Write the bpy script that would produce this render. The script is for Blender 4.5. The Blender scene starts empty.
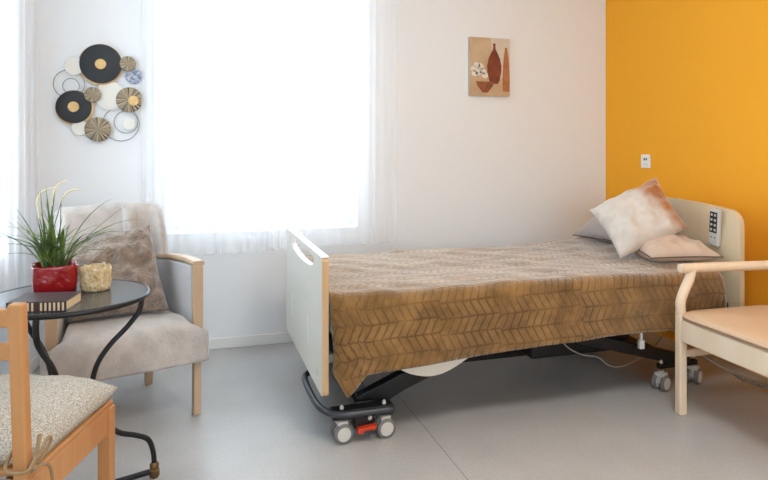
import bpy, bmesh, math, random
from mathutils import Vector, Matrix, noise
PI = math.pi
sc = bpy.context.scene
C = sc.collection
V = Vector
rnd = random.Random(7)

# ------------------------------------------------------------------ materials
def new_mat(name):
    m = bpy.data.materials.new(name); m.use_nodes = True
    nt = m.node_tree
    return m, nt, nt.nodes['Principled BSDF'], nt.nodes['Material Output']

def srgb(r, g, b):
    f = lambda c: (c/255/12.92) if c/255 <= .04045 else ((c/255+.055)/1.055)**2.4
    return (f(r), f(g), f(b), 1)

def mat(name, col, rough=.5, metal=0, var=.0, vscale=8, bump=0, bscale=60, sheen=0, spec=.5, coat=0, detail=4, stretch=None, col2=None, bdist=.01):
    """principled surface with optional noise colour variation and noise bump"""
    m, nt, b, out = new_mat(name)
    N, L = nt.nodes, nt.links
    b.inputs['Base Color'].default_value = col
    b.inputs['Roughness'].default_value = rough
    b.inputs['Metallic'].default_value = metal
    b.inputs['Specular IOR Level'].default_value = spec
    b.inputs['Sheen Weight'].default_value = sheen
    b.inputs['Sheen Roughness'].default_value = .4
    b.inputs['Coat Weight'].default_value = coat
    tc = N.new('ShaderNodeTexCoord'); src = tc.outputs['Object']
    if stretch:
        mp = N.new('ShaderNodeMapping'); mp.inputs['Scale'].default_value = stretch
        L.new(src, mp.inputs['Vector']); src = mp.outputs['Vector']
    if var or col2:
        n = N.new('ShaderNodeTexNoise'); n.inputs['Scale'].default_value = vscale; n.inputs['Detail'].default_value = detail
        L.new(src, n.inputs['Vector'])
        r = N.new('ShaderNodeValToRGB')
        r.color_ramp.elements[0].position = .35; r.color_ramp.elements[1].position = .65
        c2 = col2 or tuple(c*(1-var) for c in col[:3])+(1,)
        r.color_ramp.elements[0].color = c2; r.color_ramp.elements[1].color = col
        L.new(n.outputs['Fac'], r.inputs['Fac']); L.new(r.outputs['Color'], b.inputs['Base Color'])
    if bump:
        n = N.new('ShaderNodeTexNoise'); n.inputs['Scale'].default_value = bscale; n.inputs['Detail'].default_value = 3
        L.new(src, n.inputs['Vector'])
        bp = N.new('ShaderNodeBump'); bp.inputs['Strength'].default_value = bump; bp.inputs['Distance'].default_value = bdist
        L.new(n.outputs['Fac'], bp.inputs['Height']); L.new(bp.outputs['Normal'], b.inputs['Normal'])
    return m

def wood(name, c1, c2, rough=.45, axis='Z', scale=14):
    st = {'X': (.08, 1, 1), 'Y': (1, .08, 1), 'Z': (1, 1, .08)}[axis]
    return mat(name, c1, rough, col2=c2, vscale=scale, stretch=st, detail=6, bump=.05, bscale=80, spec=.35)

M = {}
M['white_wall'] = mat('white_paint', srgb(234, 237, 240), .85, bump=.06, bscale=180, spec=.2)
M['orange_wall'] = mat('orange_paint', srgb(243, 171, 44), .75, bump=.06, bscale=180, spec=.25)
M['ceiling'] = mat('ceiling_paint', srgb(240, 239, 236), .9)
M['trim'] = mat('white_gloss_paint', srgb(232, 232, 232), .4)
M['upvc'] = mat('window_plastic', srgb(240, 240, 240), .35)
M['cream_board'] = mat('cream_laminate', srgb(216, 214, 204), .42, var=.05, vscale=9, stretch=(1, .12, 1), detail=6)
M['maple'] = mat('pale_maple_laminate', srgb(220, 202, 170), .42, var=.08, vscale=9, stretch=(1, 1, .12), detail=6)
M['edge_wood'] = wood('beech_edge', srgb(208, 176, 136), srgb(192, 156, 114))
M['white_plastic'] = mat('white_plastic', srgb(236, 236, 232), .35)
M['cream_plastic'] = mat('cream_plastic', srgb(228, 224, 212), .35)
M['dark_metal'] = mat('dark_grey_steel', srgb(62, 65, 70), .38, .3)
M['black_steel'] = mat('black_steel', srgb(30, 31, 34), .4, .3)
M['grey_rubber'] = mat('grey_rubber', srgb(112, 112, 112), .6)
M['light_grey'] = mat('light_grey_plastic', srgb(200, 200, 196), .4)
M['red_plastic'] = mat('red_plastic', srgb(205, 58, 22), .4)
M['mattress'] = mat('mattress_cover', srgb(205, 200, 190), .8)
M['beech'] = wood('orange_beech', srgb(194, 145, 96), srgb(180, 127, 78), .42)
M['arm_wood'] = wood('armchair_oak', srgb(196, 170, 142), srgb(182, 152, 122), .45)
M['cream_wood'] = wood('cream_birch', srgb(230, 213, 190), srgb(224, 204, 178), .4)
M['grey_fabric'] = mat('grey_upholstery', srgb(196, 194, 194), .9, var=.12, vscale=160, bump=.3, bscale=400, bdist=.003)
M['throw'] = mat('beige_plush', srgb(192, 184, 178), .95, var=.20, vscale=16, bump=.7, bscale=110, sheen=.4, detail=8, bdist=.006)
M['fur'] = mat('taupe_fur', srgb(156, 138, 124), 1, var=.42, vscale=26, bump=1, bscale=85, sheen=.45, detail=9, bdist=.015)
M['tweed'] = mat('oatmeal_tweed', srgb(208, 206, 199), .95, col2=srgb(146, 142, 130), vscale=300, bump=.7, bscale=230, detail=2, bdist=.004)
M['twine'] = mat('beige_cotton_tie', srgb(156, 132, 98), .9, var=.2, vscale=200)
M['pink_fabric'] = mat('blush_velvet', srgb(204, 182, 164), .85, var=.12, vscale=9, sheen=.4, bump=.25, bscale=40)
M['grey_pillow'] = mat('grey_velvet', srgb(176, 166, 162), .85, var=.15, vscale=9, sheen=.3, bump=.25, bscale=40)
M['piping'] = mat('dark_piping', srgb(92, 78, 70), .8)
M['leather'] = mat('cream_vinyl', srgb(208, 178, 148), .38, var=.04, vscale=6, bump=.08, bscale=200, bdist=.002)
M['table_black'] = mat('black_wrought_iron', srgb(34, 35, 38), .42, .4, bump=.1, bscale=90, bdist=.002)
M['table_top'] = mat('dark_grey_table_lacquer', srgb(66, 70, 74), .2, spec=.6)
M['brass'] = mat('aged_brass', srgb(128, 98, 62), .45, .7, var=.3, vscale=60)
M['red_glaze'] = mat('red_gloss_pot', srgb(140, 10, 22), .16, bump=.5, bscale=34, coat=.4, bdist=.012)
M['soil'] = mat('dark_soil', srgb(52, 40, 30), .95, bump=1, bscale=90)
M['leaf'] = mat('grass_leaf', srgb(112, 138, 66), .5, col2=srgb(54, 82, 40), vscale=18)
M['plume'] = mat('cream_yellow_plume', srgb(246, 240, 206), .8, var=.15, vscale=40)
M['lace'] = mat('cream_lace', srgb(232, 218, 184), .8, col2=srgb(196, 168, 118), vscale=70, bump=1, bscale=90, bdist=.01)
M['cover'] = mat('dark_brown_book_cover', srgb(58, 46, 46), .35, bump=.1, bscale=200)
M['pages'] = mat('book_pages', srgb(226, 205, 160), .8, var=.12, vscale=60, stretch=(.05, .05, 6))
M['spine_cream'] = mat('book_spine_band', srgb(214, 198, 168), .5)
M['black_disc'] = mat('black_lacquer_disc', srgb(30, 33, 38), .55)
M['gold'] = mat('gold_metal', srgb(214, 178, 120), .4, .5, var=.2, vscale=60)
M['white_disc'] = mat('white_metal_disc', srgb(226, 224, 216), .5)
M['thin_wire'] = mat('dark_metal_ring', srgb(140, 140, 142), .4, .5)
M['blue_disc'] = mat('blue_etched_disc', srgb(86, 98, 128), .5, col2=srgb(190, 196, 206), vscale=70)
M['rubber_cord'] = mat('grey_cord', srgb(158, 152, 146), .55)
M['pale_cord'] = mat('pale_cord', srgb(170, 160, 148), .5)
M['key_black'] = mat('black_keypad', srgb(28, 30, 34), .4)
M['lamp_body'] = mat('lamp_body_white', srgb(235, 235, 235), .4)

def radial_mat(name, c1, c2):
    m, nt, b, out = new_mat(name); N, L = nt.nodes, nt.links
    tc = N.new('ShaderNodeTexCoord'); sp = N.new('ShaderNodeSeparateXYZ'); L.new(tc.outputs['UV'], sp.inputs[0])
    at = N.new('ShaderNodeMath'); at.operation = 'ARCTAN2'; L.new(sp.outputs[0], at.inputs[0]); L.new(sp.outputs[1], at.inputs[1])
    n = N.new('ShaderNodeTexNoise'); n.noise_dimensions = '1D'; n.inputs['Scale'].default_value = 6; n.inputs['Detail'].default_value = 5
    L.new(at.outputs[0], n.inputs['W'])
    r = N.new('ShaderNodeValToRGB'); r.color_ramp.elements[0].position = .35; r.color_ramp.elements[1].position = .65
    r.color_ramp.elements[0].color = c1; r.color_ramp.elements[1].color = c2
    L.new(n.outputs['Fac'], r.inputs[0]); L.new(r.outputs[0], b.inputs['Base Color'])
    b.inputs['Metallic'].default_value = .35; b.inputs['Roughness'].default_value = .5
    return m
M['bronze_rays'] = radial_mat('bronze_ray_disc', srgb(58, 48, 40), srgb(190, 172, 142))

def mathn(nt, op, a, b=None, c=None):
    n = nt.nodes.new('ShaderNodeMath'); n.operation = op
    for i, x in enumerate((a, b, c)):
        if x is None: continue
        if isinstance(x, (int, float)): n.inputs[i].default_value = x
        else: nt.links.new(x, n.inputs[i])
    return n.outputs[0]

def bedspread_mat():
    m, nt, b, out = new_mat('brown_embossed_plush'); N, L = nt.nodes, nt.links
    tc = N.new('ShaderNodeTexCoord'); sp = N.new('ShaderNodeSeparateXYZ'); L.new(tc.outputs['UV'], sp.inputs[0])
    nz = N.new('ShaderNodeTexNoise'); nz.inputs['Scale'].default_value = 5; L.new(tc.outputs['UV'], nz.inputs['Vector'])
    wob = mathn(nt, 'MULTIPLY', mathn(nt, 'SUBTRACT', nz.outputs['Fac'], .5), .02)
    u = mathn(nt, 'ADD', sp.outputs[0], wob); v = mathn(nt, 'ADD', sp.outputs[1], wob)
    r = mathn(nt, 'DIVIDE', v, .062)
    fr = mathn(nt, 'FRACT', r); ri = mathn(nt, 'FLOOR', r)
    sg = mathn(nt, 'SUBTRACT', mathn(nt, 'MULTIPLY', mathn(nt, 'FLOORED_MODULO', ri, 2), 2), 1)
    st = mathn(nt, 'FRACT', mathn(nt, 'ADD', mathn(nt, 'DIVIDE', u, .034), mathn(nt, 'MULTIPLY', mathn(nt, 'MULTIPLY', sg, fr), 1.0)))
    g1 = mathn(nt, 'MULTIPLY', mathn(nt, 'ABSOLUTE', mathn(nt, 'SUBTRACT', st, .5)), 2)
    g2 = mathn(nt, 'MULTIPLY', mathn(nt, 'ABSOLUTE', mathn(nt, 'SUBTRACT', fr, .5)), 2)
    p1 = mathn(nt, 'POWER', g1, 5); p2 = mathn(nt, 'POWER', g2, 12)
    gr = mathn(nt, 'MAXIMUM', p1, p2)
    crush = N.new('ShaderNodeTexNoise'); crush.inputs['Scale'].default_value = 6; crush.inputs['Detail'].default_value = 6; L.new(tc.outputs['UV'], crush.inputs['Vector'])
    cr_ = N.new('ShaderNodeMapRange'); cr_.inputs['From Min'].default_value = .34; cr_.inputs['From Max'].default_value = .58; cr_.inputs['To Min'].default_value = .25
    L.new(crush.outputs['Fac'], cr_.inputs[0])
    lay = N.new('ShaderNodeMapRange'); lay.inputs['From Min'].default_value = 2.0; lay.inputs['From Max'].default_value = 2-.10; lay.inputs['To Min'].default_value = 1; lay.inputs['To Max'].default_value = .50
    L.new(sp.outputs[1], lay.inputs[0])     # the pile on top is pressed flat
    gr = mathn(nt, 'MULTIPLY', mathn(nt, 'MULTIPLY', gr, cr_.outputs[0]), lay.outputs[0])
    pile = N.new('ShaderNodeTexNoise'); pile.inputs['Scale'].default_value = 7; pile.inputs['Detail'].default_value = 8; pile.inputs['Roughness'].default_value = .65
    L.new(tc.outputs['UV'], pile.inputs['Vector'])
    rmp = N.new('ShaderNodeValToRGB'); rmp.color_ramp.elements[0].position = .36; rmp.color_ramp.elements[1].position = .66
    rmp.color_ramp.elements[0].color = srgb(106, 78, 42); rmp.color_ramp.elements[1].color = srgb(150, 114, 68)
    L.new(pile.outputs['Fac'], rmp.inputs[0])
    mx = N.new('ShaderNodeMix'); mx.data_type = 'RGBA'
    L.new(mathn(nt, 'MULTIPLY', gr, .75), mx.inputs[0]); L.new(rmp.outputs[0], mx.inputs[6]); mx.inputs[7].default_value = srgb(62, 42, 20)  # chevron grooves darkened in the colour, standing in for their shade
    L.new(mx.outputs[2], b.inputs['Base Color'])
    fine = N.new('ShaderNodeTexNoise'); fine.inputs['Scale'].default_value = 160; L.new(tc.outputs['UV'], fine.inputs['Vector'])
    h = mathn(nt, 'ADD', mathn(nt, 'SUBTRACT', 1, gr), mathn(nt, 'MULTIPLY', fine.outputs['Fac'], .8))
    h = mathn(nt, 'ADD', h, mathn(nt, 'MULTIPLY', pile.outputs['Fac'], 2.2))
    bp = N.new('ShaderNodeBump'); bp.inputs['Strength'].default_value = .6; bp.inputs['Distance'].default_value = .006
    L.new(h, bp.inputs['Height']); L.new(bp.outputs[0], b.inputs['Normal'])
    b.inputs['Roughness'].default_value = .9; L.new(mathn(nt, 'MULTIPLY', mathn(nt, 'SUBTRACT', 1, gr), mathn(nt, 'ADD', .55, mathn(nt, 'MULTIPLY', crush.outputs['Fac'], .9))), b.inputs['Sheen Weight']); b.inputs['Sheen Roughness'].default_value = .45
    b.inputs['Sheen Tint'].default_value = srgb(250, 246, 240); b.inputs['Specular IOR Level'].default_value = .2
    return m
M['bedspread'] = bedspread_mat()

def cushion_mat():
    m, nt, b, out = new_mat('ivory_and_rust_velvet'); N, L = nt.nodes, nt.links
    tc = N.new('ShaderNodeTexCoord'); sp = N.new('ShaderNodeSeparateXYZ'); L.new(tc.outputs['UV'], sp.inputs[0])
    n = N.new('ShaderNodeTexNoise'); n.inputs['Scale'].default_value = 5; n.inputs['Detail'].default_value = 5
    L.new(tc.outputs['UV'], n.inputs['Vector'])
    # rust velvet panel along the right hand edge of the face, its border wavering
    f = mathn(nt, 'ADD', sp.outputs[0], mathn(nt, 'MULTIPLY', mathn(nt, 'SUBTRACT', n.outputs['Fac'], .5), .28))
    f = mathn(nt, 'ADD', f, mathn(nt, 'MULTIPLY', mathn(nt, 'SUBTRACT', sp.outputs[1], .5), .30))
    r = N.new('ShaderNodeValToRGB'); e = r.color_ramp.elements
    e[0].position = .64; e[0].color = srgb(222, 212, 202); e[1].position = .84; e[1].color = srgb(178, 110, 54)
    L.new(f, r.inputs[0])
    n2 = N.new('ShaderNodeTexNoise'); n2.inputs['Scale'].default_value = 7; n2.inputs['Detail'].default_value = 6; L.new(tc.outputs['UV'], n2.inputs['Vector'])
    mx = N.new('ShaderNodeMix'); mx.data_type = 'RGBA'; mx.blend_type = 'MULTIPLY'; mx.inputs[0].default_value = .35
    L.new(r.outputs[0], mx.inputs[6]); L.new(n2.outputs['Fac'], mx.inputs[7]); L.new(mx.outputs[2], b.inputs['Base Color'])
    bp = N.new('ShaderNodeBump'); bp.inputs['Strength'].default_value = .35; bp.inputs['Distance'].default_value = .03
    L.new(n2.outputs['Fac'], bp.inputs['Height']); L.new(bp.outputs[0], b.inputs['Normal'])
    b.inputs['Roughness'].default_value = .6; b.inputs['Sheen Weight'].default_value = .6
    return m
M['cushion'] = cushion_mat()

def floor_mat():
    m, nt, b, out = new_mat('grey_speckled_vinyl'); N, L = nt.nodes, nt.links
    tc = N.new('ShaderNodeTexCoord'); sp = N.new('ShaderNodeSeparateXYZ'); L.new(tc.outputs['Object'], sp.inputs[0])
    n = N.new('ShaderNodeTexNoise'); n.inputs['Scale'].default_value = 90; n.inputs['Detail'].default_value = 3; L.new(tc.outputs['Object'], n.inputs['Vector'])
    n2 = N.new('ShaderNodeTexNoise'); n2.inputs['Scale'].default_value = 4; n2.inputs['Detail'].default_value = 6; L.new(tc.outputs['Object'], n2.inputs['Vector'])
    r = N.new('ShaderNodeValToRGB'); r.color_ramp.elements[0].position = .35; r.color_ramp.elements[1].position = .65
    r.color_ramp.elements[0].color = srgb(169, 168, 167); r.color_ramp.elements[1].color = srgb(184, 183, 182)
    L.new(mathn(nt, 'ADD', mathn(nt, 'MULTIPLY', n.outputs['Fac'], .5), mathn(nt, 'MULTIPLY', n2.outputs['Fac'], .5)), r.inputs[0])
    # welded seam between two sheets
    s = mathn(nt, 'LESS_THAN', mathn(nt, 'ABSOLUTE', mathn(nt, 'SUBTRACT', sp.outputs[0], .885)), .0022)
    mx = N.new('ShaderNodeMix'); mx.data_type = 'RGBA'; L.new(mathn(nt, 'MULTIPLY', s, .6), mx.inputs[0])
    L.new(r.outputs[0], mx.inputs[6]); mx.inputs[7].default_value = srgb(96, 92, 88); L.new(mx.outputs[2], b.inputs['Base Color'])
    b.inputs['Roughness'].default_value = .33; b.inputs['Specular IOR Level'].default_value = .45
    bp = N.new('ShaderNodeBump'); bp.inputs['Strength'].default_value = .12; bp.inputs['Distance'].default_value = .004
    L.new(n.outputs['Fac'], bp.inputs['Height']); L.new(bp.outputs[0], b.inputs['Normal'])
    return m
M['floor'] = floor_mat()

def sheer_mat():
    m, nt, b, out = new_mat('white_sheer_voile'); N, L = nt.nodes, nt.links
    N.remove(b)
    tr = N.new('ShaderNodeBsdfTransparent'); tr.inputs[0].default_value = (1, 1, 1, 1)
    tl = N.new('ShaderNodeBsdfTranslucent'); tl.inputs[0].default_value = (.93, .94, .96, 1)
    df = N.new('ShaderNodeBsdfDiffuse'); df.inputs[0].default_value = (.93, .94, .96, 1)
    a = N.new('ShaderNodeMixShader'); a.inputs[0].default_value = .5; L.new(tl.outputs[0], a.inputs[1]); L.new(df.outputs[0], a.inputs[2])
    c = N.new('ShaderNodeMixShader'); c.inputs[0].default_value = .34; L.new(tr.outputs[0], c.inputs[1]); L.new(a.outputs[0], c.inputs[2])
    L.new(c.outputs[0], out.inputs[0])
    return m
M['sheer'] = sheer_mat()

def glass_mat():
    m, nt, b, out = new_mat('clear_window_glass'); N, L = nt.nodes, nt.links
    N.remove(b)
    tr = N.new('ShaderNodeBsdfTransparent'); tr.inputs[0].default_value = (.96, .98, .97, 1)
    gl = N.new('ShaderNodeBsdfGlossy'); gl.inputs['Roughness'].default_value = .02
    c = N.new('ShaderNodeMixShader'); c.inputs[0].default_value = .06; L.new(tr.outputs[0], c.inputs[1]); L.new(gl.outputs[0], c.inputs[2])
    L.new(c.outputs[0], out.inputs[0])
    return m
M['glass'] = glass_mat()

def fill_lamp_mat():
    m, nt, b, out = new_mat('lamp_diffuser')
    b.inputs['Base Color'].default_value = (.9, .9, .88, 1)
    b.inputs['Emission Color'].default_value = (1, .97, .92, 1); b.inputs['Emission Strength'].default_value = FILL_LAMP
    return m
FILL_LAMP = 23.0  # strength of the added fill lamp
M['lamp'] = fill_lamp_mat()

# ------------------------------------------------------------------ helpers
WORLD = {}      # object name -> world matrix

def thing(name, label, cat, loc=(0, 0, 0), rotz=0, group=None):
    o = bpy.data.objects.new(name, None); C.objects.link(o)
    o.location = loc; o.rotation_euler = (0, 0, rotz); o.empty_display_size = .1
    o['label'] = label; o['category'] = cat
    if group: o['group'] = group
    WORLD[o.name] = Matrix.Translation(V(loc)) @ Matrix.Rotation(rotz, 4, 'Z')
    return o

def tag(o, label, cat, group=None):
    o['label'] = label; o['category'] = cat
    if group: o['group'] = group
    return o

class MB:
    def __init__(s):
        s.bm = bmesh.new(); s.uv = s.bm.loops.layers.uv.new('UVMap')
    def box(s, lo, hi, mi=0, m=None):
        lo, hi = V(lo), V(hi)
        vs = [s.bm.verts.new((x, y, z)) for x in (lo.x, hi.x) for y in (lo.y, hi.y) for z in (lo.z, hi.z)]
        for q in ((0, 1, 3, 2), (4, 6, 7, 5), (0, 4, 5, 1), (2, 3, 7, 6), (0, 2, 6, 4), (1, 5, 7, 3)):
            s.bm.faces.new([vs[i] for i in q]).material_index = mi
        if m is not None:
            for v in vs: v.co = m @ v.co
        return s
    def beam(s, a, b, w, h, mi=0, up=(0, 0, 1)):
        """rectangular bar from a to b, w across, h along 'up'"""
        a, b = V(a), V(b); d = (b-a); L = d.length; d.normalize()
        x = d.cross(V(up)).normalized(); z = x.cross(d).normalized()
        m = Matrix((x, d, z)).transposed().to_4x4(); m.translation = a
        return s.box((-w/2, 0, -h/2), (w/2, L, h/2), mi, m)
    def tube(s, pts, r, n=10, mi=0, closed=False, flat=1.0):
        pts = [V(p) for p in pts]; k = len(pts)
        rs = r if isinstance(r, (list, tuple)) else [r]*k
        rings = []; prev = None
        for i, p in enumerate(pts):
            if closed: t = pts[(i+1) % k]-pts[i-1]
            else: t = pts[min(i+1, k-1)]-pts[max(i-1, 0)]
            t.normalize()
            if prev is None:
                a = V((0, 0, 1)) if abs(t.z) < .9 else V((1, 0, 0))
                x = t.cross(a).normalized()
            else:
                x = (prev-t*prev.dot(t)).normalized()
            prev = x; y = t.cross(x)
            rings.append([s.bm.verts.new(p+(x*math.cos(j*2*PI/n)+y*math.sin(j*2*PI/n)*flat)*rs[i]) for j in range(n)])
        for i in range(k if closed else k-1):
            A, B = rings[i], rings[(i+1) % k]
            for j in range(n):
                s.bm.faces.new((A[j], A[(j+1) % n], B[(j+1) % n], B[j])).material_index = mi
        if not closed:
            s.bm.faces.new(rings[0][::-1]).material_index = mi; s.bm.faces.new(rings[-1]).material_index = mi
        return s
    def lathe(s, prof, c=(0, 0, 0), n=32, mi=0, axis='Z', sq=None, caps=True):
        """prof = [(r, z)...] revolved; axis Z, X or Y; sq = superellipse exponent for a rounded-square section"""
        rings = []
        for r, z in prof:
            ring = []
            for j in range(n):
                a = j*2*PI/n; ca, sa = math.cos(a), math.sin(a)
                k = 1
                if sq: k = (abs(ca)**sq+abs(sa)**sq)**(-1/sq)
                p = {'Z': V((r*ca*k, r*sa*k, z)), 'X': V((z, r*ca*k, r*sa*k)), 'Y': V((r*ca*k, z, r*sa*k))}[axis]
                ring.append(s.bm.verts.new(p+V(c)))
            rings.append(ring)
        for A, B in zip(rings, rings[1:]):
            for j in range(n):
                f = s.bm.faces.new((A[j], A[(j+1) % n], B[(j+1) % n], B[j])); f.material_index = mi
        if caps:
            for ring in (rings[0][::-1], rings[-1]):
                f = s.bm.faces.new(ring); f.material_index = mi
        return s
    def prism(s, loop, thick, plane='YZ', at=0, holes=(), mi=0, mi_edge=None):
        """outline (2D loop) with holes, thickened along the third axis from 'at' to 'at'+thick"""
        mk = {'YZ': lambda a, b, t: V((t, a, b)), 'XZ': lambda a, b, t: V((a, t, b)), 'XY': lambda a, b, t: V((a, b, t))}[plane]
        e = mi if mi_edge is None else mi_edge
        caps = []
        for t in (at, at+thick):
            edges = []; loops = []
            for lp in (loop,)+tuple(holes):
                vs = [s.bm.verts.new(mk(a, b, t)) for a, b in lp]; loops.append(vs)
                edges += [s.bm.edges.new((vs[i], vs[(i+1) % len(vs)])) for i in range(len(vs))]
            r = bmesh.ops.triangle_fill(s.bm, edges=edges, use_beauty=True)
            for g in r['geom']:
                if isinstance(g, bmesh.types.BMFace): g.material_index = mi
            caps.append(loops)
        for A, B in zip(*caps):
            for i in range(len(A)):
                j = (i+1) % len(A)
                s.bm.faces.new((A[i], A[j], B[j], B[i])).material_index = e
        return s
    def grid(s, P, closed_u=False, mi=0, uv=None):
        nu, nv = len(P), len(P[0])
        vs = [[s.bm.verts.new(p) for p in row] for row in P]
        for i in range(nu if closed_u else nu-1):
            for j in range(nv-1):
                ids = ((i, j), ((i+1) % nu, j), ((i+1) % nu, j+1), (i, j+1))
                f = s.bm.faces.new([vs[a][b] for a, b in ids]); f.material_index = mi; f.smooth = True
                if uv:
                    for lp, (a, b) in zip(f.loops, ids): lp[s.uv].uv = uv(a, b)
        return s
    def build(s, name, mats, parent=None, world=True, smooth=False, bevel=0, seg=2, solid=0, sub=0, weld=False, normals=True):
        bm = s.bm
        if weld: bmesh.ops.remove_doubles(bm, verts=bm.verts, dist=1e-5)
        if normals: bmesh.ops.recalc_face_normals(bm, faces=bm.faces)
        if world and parent is not None:
            bm.transform(WORLD[parent.name].inverted())
        me = bpy.data.meshes.new(name); bm.to_mesh(me); bm.free()
        o = bpy.data.objects.new(name, me); C.objects.link(o)
        for m in (mats if isinstance(mats, (list, tuple)) else [mats]): me.materials.append(m)
        if parent is not None:
            o.parent = parent; WORLD[o.name] = WORLD[parent.name]
        else: WORLD[o.name] = Matrix.Identity(4)
        if smooth:
            for p in me.polygons: p.use_smooth = True
        if solid:
            md = o.modifiers.new('solidify', 'SOLIDIFY'); md.thickness = solid; md.offset = 0
        if bevel:
            md = o.modifiers.new('bevel', 'BEVEL'); md.width = bevel; md.segments = seg; md.limit_method = 'ANGLE'; md.angle_limit = math.radians(40)
            for p in me.polygons: p.use_smooth = True
            w = o.modifiers.new('wn', 'WEIGHTED_NORMAL'); w.keep_sharp = True
        if sub:
            md = o.modifiers.new('subsurf', 'SUBSURF'); md.levels = sub; md.render_levels = sub
        return o

def struct(name, mb, mats, parent=None, **k):
    o = mb.build(name, mats, parent, **k)
    if parent is None: o['kind'] = 'structure'
    return o

def catmull(pts, n=8, closed=False):
    P = [V(p) for p in pts]; out = []; k = len(P)
    for i in range(k if closed else k-1):
        if closed: a, b, c, d = P[i-1], P[i], P[(i+1) % k], P[(i+2) % k]
        else: a, b, c, d = P[max(i-1, 0)], P[i], P[i+1], P[min(i+2, k-1)]
        for j in range(n):
            t = j/n
            out.append(.5*((2*b)+(c-a)*t+(2*a-5*b+4*c-d)*t*t+(3*b-a-3*c+d)*t**3))
    if not closed: out.append(P[-1])
    return out

def nz(x, y, z=0): return noise.noise(V((x, y, z)))

def smooth_shade(o, ang=35):
    for p in o.data.polygons: p.use_smooth = True
    o.data.set_sharp_from_angle(angle=math.radians(ang))
    return o

# ------------------------------------------------------------------ the room
XL, XR, YB, YF, ZC = -.79, 2.69, 3.60, -1.9, 2.62
T = .28
W1 = (-.155, .935, .645, 2.30)     # back window: x0, x1, z0, z1
W2 = (2.20, 3.08, .645, 2.30)      # left window: y0, y1, z0, z1
W_FILL = (-.55, 1.75, .80, 2.30)        # unseen window added behind the camera to let fill daylight in
struct('floor', MB().box((XL-T, YF-T, -.1), (XR+T, YB+T, 0)), M['floor'])
struct('ceiling', MB().box((XL-T, YF-T, ZC), (XR+T, YB+T, ZC+.1)), M['ceiling'])

def rect(a0, a1, b0, b1): return [(a0, b0), (a1, b0), (a1, b1), (a0, b1)]
struct('wall_back', MB().prism(rect(XL-T, XR+T, 0, ZC), T, 'XZ', YB, [rect(*W1)]), M['white_wall'])
struct('wall_left', MB().prism(rect(YF, YB, 0, ZC), -T, 'YZ', XL, [rect(*W2)]), M['white_wall'])
struct('wall_right', MB().box((XR, YF, 0), (XR+T, YB, ZC)), M['orange_wall'])
struct('wall_front', MB().prism(rect(XL-T, XR+T, 0, ZC), -T, 'XZ', YF, [rect(*W_FILL)]), M['white_wall'])
struct('baseboard_back', MB().box((XL, YB-.012, 0), (XR, YB, .062)), M['trim'], bevel=.004)
struct('baseboard_left', MB().box((XL, YF, 0), (XL+.012, YB-.012, .062)), M['trim'], bevel=.004)
struct('baseboard_front', MB().box((XL+.012, YF, 0), (XR, YF+.012, .062)), M['trim'], bevel=.004)

def window(n, axis, a0, a1, z0, z1, pos, depth_dir):
    """casement with two sashes set in the opening, 'pos' = room-side plane of the frame"""
    pl = {'X': 'XZ', 'Y': 'YZ'}[axis]
    d = depth_dir
    fr = MB().prism(rect(a0, a1, z0, z1), d*.07, pl, pos, [rect(a0+.035, a1-.035, z0+.035, z1-.035)])
    root = fr.build('window_%d' % n, M['upvc'], None, bevel=.004); root['kind'] = 'structure'
    mid = (a0+a1)/2
    for k, (s0, s1) in enumerate(((a0+.032, mid+.0), (mid+.001, a1-.032))):
        sash = MB().prism(rect(s0, s1, z0+.032, z1-.032), d*.05, pl, pos-d*.012, [rect(s0+.05, s1-.05, z0+.085, z1-.085)])
        so = sash.build('sash', M['upvc'], root, bevel=.004)
        g = MB().prism(rect(s0+.048, s1-.048, z0+.083, z1-.083), d*.006, pl, pos+d*.012)
        g.build('pane', M['glass'], so)
    h = MB()
    zc = 1.225
    if axis == 'X':
        h.box((mid+.018, pos-d*.012-.012, zc-.03), (mid+.042, pos-d*.012, zc+.03)); h.beam((mid+.03, pos-d*.012-.022, zc), (mid+.16, pos-d*.012-.03, zc), .018, .02)
    else:
        h.box((pos-d*.012, mid+.018, zc-.03), (pos-d*.012+.012, mid+.042, zc+.03)) if d < 0 else None
        if d < 0: h.beam((pos+.034, mid+.03, zc), (pos+.042, mid+.16, zc), .018, .02)
    h.build('window_handle', M['light_grey'], root, bevel=.003)
    return root
window(1, 'X', *W1, YB+.16, 1)
window(2, 'Y', *W2, XL-.16, -1)
window(3, 'X', *W_FILL, YF-.16, -1)  # added window, daylight fill from behind the camera
# window sills
struct('trim_1', MB().box((W1[0], YB+.0, W1[2]-.0), (W1[1], YB+.16, W1[2]+.012)), M['trim'])
struct('trim_2', MB().box((XL-.16, W2[0], W2[2]), (XL, W2[1], W2[2]+.012)), M['trim'])

# ------------------------------------------------------------------ sheer curtains
def curtain(axis, a0, a1, pos, z0, z1, seed, label, group, folds=7, amp=.018, gather=()):
    P = []; n = 150
    for i in range(n+1):
        t = i/n; a = a0+(a1-a0)*t
        row = []
        for j in range(41):
            s = j/40; z = z0+(z1-z0)*s
            ph = folds*2*PI*t+.6*nz(t*3+seed, s*.8)*2
            w = amp*(.5+.7*abs(nz(t*4+seed, 2)))*math.sin(ph)+.006*math.sin(ph*2.7+seed)
            for g0, gw, ga in gather:
                w += ga*math.exp(-((t-g0)/gw)**2)*math.sin((t-g0)/gw*9)
            w *= (.55+.45*(1-s))
            zz = z+(.006*nz(t*9+seed, 7)+.012*nz(t*2.3, seed))*(1-s) if j < 6 else z
            aa = a+.010*math.cos(ph)
            row.append(V((aa, pos+w, zz)) if axis == 'X' else V((pos+w, aa, zz)))
        P.append(row)
    o = MB().grid(P).build('sheer_curtain', M['sheer'], None, smooth=True, normals=False)
    return tag(o, label, 'curtain', group)
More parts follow.
